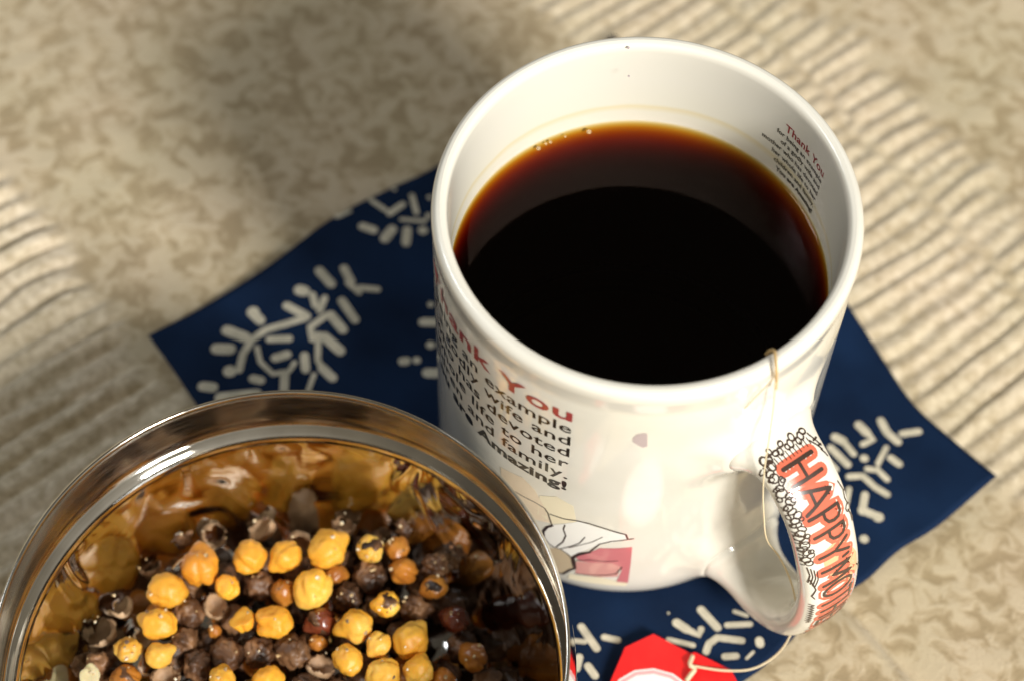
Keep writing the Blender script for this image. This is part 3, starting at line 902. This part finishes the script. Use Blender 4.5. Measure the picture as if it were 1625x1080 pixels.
S1 = [a3(1216, 562, 90.5), a3(1222, 556, 94.2), a3(1229, 557, 95.7), a3(1231, 575, 95.9), a3(1232, 590, 95.0), a3(1232, 602, 91.8), a3(1231, 616, 88.5)]
tube('wet_string', S1, 0.32, M_THREADW, tb)
S2 = [a3(1231, 598, 92.6), a3(1229, 630, 87), a3(1225, 665, 80), a3(1220, 700, 76.5), a3(1214, 738, 73), a3(1211, 775, 66), a3(1212, 815, 58), a3(1217, 855, 48),
      a3(1238, 885, 40), a3(1256, 925, 32), a3(1263, 965, 24), a3(1255, 1005, 14), a3(1232, 1038, 7), a3(1195, 1060, 4.5), a3(1150, 1063, 3.9), a3(1100, 1056, 3.8), a3(1094, 1058, 4.2)]
tube('string', S2, lambda q: 0.12 + 0.14 * q, M_THREAD, tb, sub=10)
tube('loose_thread', [a3(1230, 596, 93.5), a3(1214, 614, 90.5), a3(1196, 632, 87), a3(1182, 648, 84)], 0.09, M_THREADW, tb)
tube('knot', [a3(1099, 1040, 3.6), a3(1095, 1053, 4.6), a3(1102, 1061, 4.4), a3(1096, 1070, 4.6), a3(1090, 1078, 3.6), a3(1098, 1066, 4.0)], 0.5, M_THREAD, tb)

# ------------------------------------------------------------------ steel bowl
BX, BY = -58.9, -79.0
bowl = empty('steel_bowl', (BX, BY, 0)); bowl.location = (BX * MM, BY * MM, -0.0)
tag(bowl, 'round polished steel bowl of roasted chickpeas in front of the mug', 'bowl')


def wob(a, z): return 0.10 * math.sin(3 * a + .5) + 0.05 * math.sin(7 * a + z * .2)


BIN = [(0, 1.6), (20, 1.6), (32, 1.9), (38.5, 3.8), (43.5, 8), (47.8, 14), (51.2, 20), (53.6, 25), (54.4, 26.8)]
bead = [(54.4, 26.8), (53.9, 27.3), (53.75, 28.1), (54.0, 29.1), (54.6, 30.0), (55.5, 30.7), (56.2, 31.2), (56.3, 31.8)]
neck = [(56.3, 31.8), (56.5, 34), (56.3, 38), (55.8, 42), (55.2, 45.5), (54.7, 47.2), (54.6, 47.9), (54.75, 48.25), (55.1, 48.3), (55.45, 48.0)]
BOUT = [(55.45, 48.0), (55.6, 47), (56.2, 43), (56.9, 38), (57.1, 34), (56.9, 31), (55.9, 28.5), (54.8, 26), (51.8, 19.5), (48.3, 13.3), (44, 7.2), (39, 2.9), (32.5, 0.9), (20, 0.6), (0, 0.6)]
lathe('inner_wall', catmull(BIN, 6), 160, M_STEELIN, bowl, wob=lambda a, z: wob(a, z) * min(1, z / 20))
lathe('bead', catmull(bead, 5), 160, M_STEEL, bowl, wob=wob)
lathe('neck', catmull(neck, 6), 160, M_STEELN, bowl, wob=wob)
lathe('outer_wall', catmull(BOUT, 6), 160, M_STEEL, bowl, wob=lambda a, z: wob(a, z) * min(1, z / 20))


# ------------------------------------------------------------------ chickpeas
def sphere(sub):
    bm = bmesh.new(); bmesh.ops.create_icosphere(bm, subdivisions=sub, radius=1)
    V_ = np.array([v.co[:] for v in bm.verts]); F_ = [tuple(v.index for v in f.verts) for f in bm.faces]; bm.free()
    return V_, F_


SV, SF = sphere(4)


def pea_mesh(kind, seed, mat):
    """unit chickpea: beak towards +x, cleft along the far side"""
    V_ = SV.copy(); rnd = random.Random(seed)
    off = Vector((seed * 3.7, seed * 1.3, seed * 2.1))
    bk = rnd.uniform(.22, .42); bw = rnd.uniform(.05, .10)
    for i, d in enumerate(SV):
        n1 = mnoise.noise(Vector(d) * 1.3 + off); n2_ = mnoise.noise(Vector(d) * 3.2 + off); n3 = mnoise.noise(Vector(d) * 7.5 + off)
        ang = 1 - d[0]
        r = 1 + 0.17 * n1 + 0.085 * n2_ + 0.012 * n3 + bk * math.exp(-ang / bw)
        r -= 0.17 * math.exp(-(d[1] / .13) ** 2) * max(0, -d[0] * .6 + .45)      # cleft
        if kind == 'wrinkled': r += 0.16 * n2_ + 0.16 * abs(n3) - 0.06 - 0.22 * max(0, mnoise.noise(Vector(d) * 2.0 - off) - .1)
        if kind == 'facet':
            for ax in ((1, 0.1, .2), (-.3, 1, .1), (-.2, -.9, .3), (.1, .2, 1), (-.9, -.1, .3)):
                q = d @ (np.array(ax) / np.linalg.norm(ax))
                if q > .8: r *= (.82 / q) ** .8
        p = d * r
        p = p * np.array([1.0, .93, .95])
        if kind == 'half' and p[2] > 0.08: p[2] = 0.08 + (p[2] - .08) * .12 - 0.10 * math.exp(-(p[0] ** 2 + p[1] ** 2) / .25)
        V_[i] = p
    me_ = bpy.data.meshes.new('pea_' + kind); me_.from_pydata((V_ * MM).tolist(), [], SF); me_.update()
    me_.polygons.foreach_set('use_smooth', [True] * len(me_.polygons)); me_.materials.append(mat)
    return me_


def shell_mesh(seed, mat, cut=0.15, sc=1.0):
    """an empty, torn skin: a ragged cup of double wall"""
    off = Vector((seed * 2.9, seed * 1.7, seed)); keep = {}
    V_ = []; F_ = []
    def edgeh(d): return cut + 0.38 * mnoise.noise(Vector((d[0], d[1], 0)) * 1.9 + off) + .12 * mnoise.noise(Vector((d[0], d[1], 0)) * 6 + off)
    for layer, k in ((0, 1.0), (1, .93)):
        mp_i = {}
        for i, d in enumerate(SV):
            h = edgeh(d)
            dd_ = d.copy()
            if d[2] > h + .12: continue
            if d[2] > h: dd_ = dd_ * np.array([1, 1, 0]) * (1 - (d[2] - h)) + np.array([0, 0, h])
            r = (1 + .14 * mnoise.noise(Vector(d) * 1.6 + off) + .07 * mnoise.noise(Vector(d) * 4.5 + off)) * k * sc
            mp_i[i] = len(V_); V_.append(dd_ * r * np.array([1, .85, .8]))
        for f in SF:
            if all(j in mp_i for j in f):
                q = tuple(mp_i[j] for j in f); F_.append(q if layer == 0 else q[::-1])
    me_ = bpy.data.meshes.new('husk'); me_.from_pydata((np.array(V_) * MM).tolist(), [], F_); me_.update()
    me_.polygons.foreach_set('use_smooth', [True] * len(me_.polygons)); me_.materials.append(mat)
    return me_


MESH = {
    'Y': [pea_mesh('plain', s, M_YEL) for s in (1, 2, 3, 4, 5)], 'F': [pea_mesh('facet', s, M_YEL) for s in (11, 12)],
    'H': [pea_mesh('half', s, M_YEL) for s in (21, 22)], 'A': [pea_mesh('plain', s, M_AMB) for s in (31, 32, 33)],
    'D': [pea_mesh('wrinkled', s, M_SKIN) for s in (41, 42, 43, 44)], 'R': [pea_mesh('plain', s, M_REDB) for s in (51, 52)],
    'K': [shell_mesh(s, M_HUSK) for s in (61, 62, 63, 64)], 'P': [pea_mesh('half', s, M_PALE) for s in (71,)],
    'cap': [shell_mesh(s, M_SKIN, -0.05, 1.06) for s in (81, 82, 83)]}

# px, py, width in px, kind, beak heading (deg, in the picture), capped?, label
PEAS = [
    (264, 936, 64, 'Y', 0, '', 'yellow chickpea with a small brown dimple, leftmost of the upper arc of yellow ones'),
    (318, 900, 66, 'Y', 95, '', 'bright yellow peeled chickpea with its point up, left of the square-shouldered one'),
    (396, 883, 60, 'F', 90, '', 'pale yellow square-shouldered chickpea in the upper middle of the pile'),
    (453, 882, 56, 'Y', 225, '', 'yellow chickpea with its beak pointing down to the left, right of the square one'),
    (521, 875, 67, 'Y', 40, '', 'largest golden round chickpea, top of the pile, beak up to the right'),
    (497, 933, 66, 'Y', 235, '', 'broad golden chickpea with its beak down, just under the largest round one'),
    (433, 987, 62, 'F', -10, '', 'golden cone-shaped chickpea pointing right in the middle of the pile'),
    (384, 981, 46, 'H', 90, '', 'smooth deep orange split half chickpea beside the cone-shaped one'),
    (361, 931, 44, 'F', 100, '', 'small orange chickpea tucked in under the pale square one'),
    (250, 990, 60, 'Y', 160, '', 'plump orange yellow chickpea below the dimpled one on the left'),
    (203, 1030, 46, 'F', 30, '', 'bright glossy yellow chickpea fragment next to the open tan husk'),
    (251, 1040, 46, 'Y', 30, '', 'small yellow chickpea under the plump orange one on the left'),
    (143, 1072, 36, 'P', 90, '', 'pale broken cream kernel at the lower left edge of the pile'),
    (200, 1076, 52, 'A', 180, 'cap', 'orange chickpea with a dark skin patch at the lower left of the pile'),
    (352, 1078, 50, 'Y', 90, '', 'yellow chickpea with its point up, cut by the photo bottom under the wrinkled pair'),
    (425, 1078, 50, 'Y', 20, '', 'yellow chickpea cut by the bottom of the photo, below the large brown one'),
    (565, 992, 58, 'Y', 190, '', 'golden heart-shaped chickpea right of the glossy red-brown one'),
    (601, 1021, 44, 'Y', 230, '', 'small golden chickpea between the heart-shaped one and the olive yellow one'),
    (652, 1015, 64, 'Y', 60, '', 'large olive yellow chickpea with a blunt beak on the right side of the pile'),
    (552, 1046, 54, 'Y', 100, '', 'knobbly golden chickpea beneath the heart-shaped one'),
    (609, 1068, 56, 'Y', 200, '', 'golden chickpea with a pale edge at the bottom of the photo'),
    (664, 1063, 54, 'Y', 80, '', 'smooth golden chickpea right under the large olive yellow one'),
    (614, 958, 46, 'Y', 180, 'cap', 'chickpea half yellow, half covered by its black skin'),
    (588, 870, 50, 'Y', 90, 'cap', 'orange chickpea wearing a torn grey-brown skin like a cap'),
    (631, 870, 44, 'A', 270, '', 'amber brown chickpea with a hooked beak at the upper right of the pile'),
    (641, 905, 48, 'A', 160, '', 'glossy amber chickpea under the hooked-beak one'),
    (690, 897, 46, 'D', 30, '', 'dim dark brown chickpea at the right beside the amber pair'),
    (690, 932, 44, 'A', 200, 'cap', 'shaded brown chickpea with two lighter knobs at the right'),
    (722, 982, 50, 'R', 150, '', 'dark red-brown glossy chickpea lying alone on the right'),
    (752, 1042, 50, 'A', 140, '', 'dull amber chickpea farthest to the right by the bowl wall'),
    (510, 986, 52, 'R', 200, 'cap', 'glossy red-brown chickpea half in a grey skin, in the centre right of the pile'),
    (463, 1035, 66, 'D', 120, '', 'large smooth brown skinned chickpea in the lower middle of the pile'),
    (504, 1054, 52, 'K', 0, '', 'open brown husk leaning on the large brown chickpea'),
    (585, 915, 58, 'D', 60, '', 'almost black chickpea below the capped orange one'),
    (552, 945, 50, 'D', 200, '', 'dark flattened chickpea between the golden ones and the half-black one'),
    (340, 850, 52, 'K', 0, '', 'tan empty husk standing behind the first two yellow chickpeas'),
    (338, 962, 48, 'K', 90, '', 'round olive brown husk cup in front of the small orange chickpea'),
    (303, 972, 56, 'D', 100, '', 'dark brown wrinkled chickpea right of the dimpled yellow one'),
    (410, 927, 52, 'D', 0, '', 'dark chickpea under the pale square one'),
    (295, 1020, 52, 'D', 240, '', 'dark wrinkled chickpea right of the small yellow one on the left'),
    (315, 1050, 54, 'D', 90, '', 'brown chickpea with a black eye spot near the bottom left'),
    (366, 1038, 60, 'D', 150, '', 'crumpled brown chickpea, left one of the wrinkled pair near the bottom'),
    (408, 1035, 56, 'D', 30, '', 'crumpled brown chickpea, right one of the wrinkled pair near the bottom'),
    (450, 938, 46, 'A', 270, '', 'amber chickpea seen through the gap above the cone-shaped one'),
    (158, 1002, 60, 'K', 200, '', 'large open tan husk curled at the left end of the pile'),
    (155, 1052, 42, 'D', 0, '', 'dark crumpled skin under the large tan husk on the left'),
    (228, 1012, 40, 'K', 70, '', 'small brown husk above the glossy yellow fragment'),
    (262, 1075, 50, 'K', 20, '', 'shiny brown husk at the lower left, below the small yellow chickpea'),
    (475, 862, 50, 'K', 60, '', 'curved tan husk arching behind the two yellow chickpeas at the top'),
    (341, 1001, 24, 'A', 90, '', 'tiny orange chip below the round olive brown husk'),
    (503, 1021, 30, 'A', 0, '', 'tiny amber chip under the glossy red-brown chickpea'),
    (655, 965, 50, 'D', 0, '', 'black skinned chickpea just above the large olive yellow one'),
    (702, 1082, 50, 'A', 90, '', 'amber chickpea cut by the bottom of the photo on the right'),
    (530, 905, 40, 'A', 0, '', 'amber chickpea wedged between the two largest golden ones'),
    (110, 1040, 46, 'D', 30, '', 'dark chickpea lying against the left wall of the bowl'),
    (192, 960, 46, 'K', 120, '', 'light tan husk added for the wall reflection, left of the plump orange chickpea'),  # added husk, gives the steel something darker to mirror
    (232, 893, 50, 'K', 160, '', 'pale curled husk added in place of a wall reflection, above the dimpled yellow chickpea'),  # added, stands in for a chickpea's reflection in the steel
    (283, 853, 44, 'D', 20, '', 'dark brown chickpea added for the wall reflection, behind the point-up yellow one'),  # added to darken the mirrored pile
    (415, 838, 48, 'K', 30, '', 'brown husk added for the wall reflection, behind the pale square chickpea'),  # added to break up the golden reflection behind it
    (545, 833, 44, 'K', 310, '', 'brown husk added for the wall reflection, above the largest golden chickpea'),  # added to break up the wall's reflection here
    (98, 985, 62, 'K', 200, '', 'big red-brown husk added in place of a wall reflection, farthest to the left'),  # added, stands in for a husk's reflection in the steel
    (140, 930, 44, 'D', 30, '', 'dark chickpea added for the left wall reflection, above the large open tan husk'),  # added so that the left wall mirrors something dark
    (645, 832, 44, 'D', 30, '', 'dark chickpea at the upper right wall above the hooked amber one'),
    (484, 1085, 44, 'D', 0, '', 'dark chickpea at the bottom of the photo below the open brown husk'),
]
items = []   # centre, radius
for p in PEAS:
    px, py, wd, kd = p[:4]
    zz = 15.0 if kd in 'YFPH' else (12.2 if kd in 'AR' else 10.8)
    if wd < 35: zz = 12
    c = at(px, py, zz); sc = np.linalg.norm(at(px + 1, py, zz) - at(px, py, zz))
    items.append([np.array(c), wd * sc / 2 * 0.94])
ntop = len(items)
# those that lie deeper in the pile, and those nearer the viewer beyond the photo's lower edge
und = random.Random(11)
tries = 0
while len(items) < ntop + 120 and tries < 9000:
    tries += 1
    a = und.uniform(0, 6.283); rad = math.sqrt(und.random()) * 42
    c = np.array([BX + rad * math.cos(a), BY + rad * math.sin(a), 6.6 if und.random() < .6 else 10.5])
    r = und.uniform(3.6, 4.5)
    wall = 42.0 if c[2] < 8 else 46
    if rad > wall - r - 1: continue
    v = c - CC; zc = v @ _d; sy = IH / 2 - FPX * (v @ CU) / zc
    if c[2] > 8 and sy < 1095: c[2] = 6.2
    if all(np.linalg.norm(c - q[0]) > (r + q[1]) * (.90) for q in items): items.append([c, r])
# settle overlaps: push apart, deeper ones give way
for it in range(40):
    for i in range(len(items)):
        for j in range(i + 1, len(items)):
            dlt = items[j][0] - items[i][0]; ds = np.linalg.norm(dlt); ov = (items[i][1] + items[j][1]) * .93 - ds
            if ov > 0:
                n_ = dlt / (ds + 1e-6)
                wi, wj = (0.12, 0.12) if j < ntop else (0.0, .5)
                vz = np.array([0.35, 0.35, 1.0])
                items[i][0] -= n_ * vz * ov * wi * 2; items[j][0] += n_ * vz * ov * wj * 2
    for k in range(len(items)):
        c, r = items[k]
        c[2] = max(c[2], 1.9 + r * .9)
CUv = np.array([CU[0], CU[1]])


def place(me_, name, c, r, head, tilt, roll_):
    o = bpy.data.objects.new(name, me_); COL.objects.link(o)
    hv = CR * math.cos(head) + np.array([CU[0], CU[1], 0]) / np.linalg.norm(CU[:2]) * math.sin(head)
    az = math.atan2(hv[1], hv[0])
    o.location = Vector(c) * MM
    o.rotation_euler = (Matrix.Rotation(az, 4, 'Z') @ Matrix.Rotation(tilt, 4, 'Y') @ Matrix.Rotation(roll_, 4, 'X')).to_euler()
    o.scale = (r, r, r)
    return o


vr = random.Random(5); seen_labels = {}; n_dup = {}
for k, p in enumerate(PEAS):
    px, py, wd, kd, hd, cap, lab = p
    c, r = items[k]
    ms_ = MESH[kd]; me_ = ms_[k % len(ms_)]
    nm = 'chickpea_husk' if kd == 'K' else ('chickpea_chip' if wd < 35 else 'chickpea')
    tilt = vr.uniform(-.25, .25); rl = vr.uniform(-.4, .4)
    if kd == 'H': tilt, rl = 0.5, -.3
    if kd in 'YF': tilt = vr.uniform(-.1, .35); rl = vr.uniform(-1.2, 1.2)
    if kd == 'D': rl = vr.uniform(-3, 3); tilt = vr.uniform(-.5, .5)
    if kd == 'K': tilt = vr.uniform(-.5, .5); rl = vr.uniform(-.5, .5)
    if px == 475: tilt, rl = -1.3, 0.4
    if px == 340: tilt, rl = 1.0, 0.5
    if not cap:
        o = place(me_, nm, c, r, math.radians(hd), tilt, rl)
        tag(o, lab, 'husk' if kd == 'K' else 'chickpea', 'roasted chickpeas in the steel bowl')
    else:
        root = place(None, nm, c, r, math.radians(hd), 0.1, rl * .3)
        root.empty_display_size = 0.001
        tag(root, lab, 'chickpea', 'roasted chickpeas in the steel bowl')
        kn = bpy.data.objects.new('kernel', me_); COL.objects.link(kn); kn.parent = root
        cp = bpy.data.objects.new('skin', MESH['cap'][k % 3]); COL.objects.link(cp); cp.parent = root
        # skin side faces up / right as in the photo
        if px == 588: cp.rotation_euler = (0.2, -2.1, 0)
        elif px == 614: cp.rotation_euler = (0.1, 1.75, 0)
        elif px == 510: cp.rotation_euler = (0.3, -1.5, 0)
        else: cp.rotation_euler = (0.4, -1.9, .6)
        if px == 588: kn.rotation_euler = (0, .4, 0)
for k in range(ntop, len(items)):
    c, r = items[k]
    v = c - CC; zc = v @ _d; sy = IH / 2 - FPX * (v @ CU) / zc
    q = vr.random()
    if sy > 1110: kd = 'Y' if q < .32 else ('A' if q < .45 else ('K' if q < .62 else 'D'))
    else: kd = 'D' if q < .78 else 'A'
    o = place(vr.choice(MESH[kd]), 'chickpea_husk' if kd == 'K' else 'chickpea', c, r, vr.uniform(0, 6.28), vr.uniform(-.8, .8), vr.uniform(-3, 3))
    ang = math.degrees(math.atan2((c - CC) @ CU * 0 + (c[1] - BY), c[0] - BX)); half = int(round((90 - ang) / 15)) % 24; hour = (half // 2) or 12
    rr_ = math.hypot(c[0] - BX, c[1] - BY)
    HW = ['', 'one', 'two', 'three', 'four', 'five', 'six', 'seven', 'eight', 'nine', 'ten', 'eleven', 'twelve']
    where = ('near the bowl centre towards' if rr_ < 16 else ('halfway out towards' if rr_ < 30 else 'close to the wall at')) + (' half past ' + HW[hour] if half % 2 else ' ' + HW[hour] + " o'clock")
    size = 'small ' if r < 3.9 else ('large ' if r > 4.25 else '')
    what = {'D': 'dark brown chickpea', 'A': 'amber chickpea', 'Y': 'yellow peeled chickpea', 'K': 'empty tan husk'}[kd]
    lab = size + what + ' deep in the pile, ' + where.replace('close to the wall at', 'by the wall at').replace('near the bowl centre towards', 'central, towards')
    if lab in seen_labels:
        o2, y2 = seen_labels[lab]
        near, far = (o, o2) if c[1] < y2 else (o2, o)
        tag(o, lab, 'husk' if kd == 'K' else 'chickpea', 'chickpeas deeper in the bowl')
        n_dup[lab] = n_dup.get(lab, 1) + 1
        if n_dup[lab] > 2: far['label'] = lab.replace('deep in the pile', 'among its neighbours'); continue
        near['label'] = lab.replace('deep in the pile', 'the nearer of two'); far['label'] = lab.replace('deep in the pile', 'the farther of two')
        continue
    seen_labels[lab] = (o, c[1])
    tag(o, lab, 'husk' if kd == 'K' else 'chickpea', 'chickpeas deeper in the bowl')

# crumbs, flakes of skin and salt lying on and between the chickpeas
cr_ = random.Random(9); V = []; F = []
for k in range(170):
    c, r = items[cr_.randrange(ntop)] if cr_.random() < .6 else items[cr_.randrange(len(items))]
    a = cr_.uniform(0, 6.28); b_ = cr_.uniform(0.5, 1.4)
    q = c + np.array([math.cos(a) * math.cos(b_), math.sin(a) * math.cos(b_), math.sin(b_)]) * r * 1.0
    sz = cr_.uniform(.18, .6); base = len(V)
    for j in range(6):
        t_ = j * 1.047; V.append(q + np.array([math.cos(t_) * sz * cr_.uniform(.5, 1.2), math.sin(t_) * sz * cr_.uniform(.5, 1.2), cr_.uniform(-.1, .25)]))
    V.append(q + np.array([0, 0, .22])); V.append(q - np.array([0, 0, .12]))
    for j in range(6): F.append((base + j, base + (j + 1) % 6, base + 6)); F.append((base + (j + 1) % 6, base + j, base + 7))
o = mesh_obj('crumbs', V, F, pea_mat('crumb', [(0.35, (0.10, 0.05, 0.03)), (0.5, (0.55, 0.38, 0.18)), (0.65, (0.85, 0.78, 0.6))], 0.6, scale=400), None, smooth=False)
tag(o, 'small skin flakes and pale crumbs scattered over the chickpeas', 'crumbs', kind='stuff')
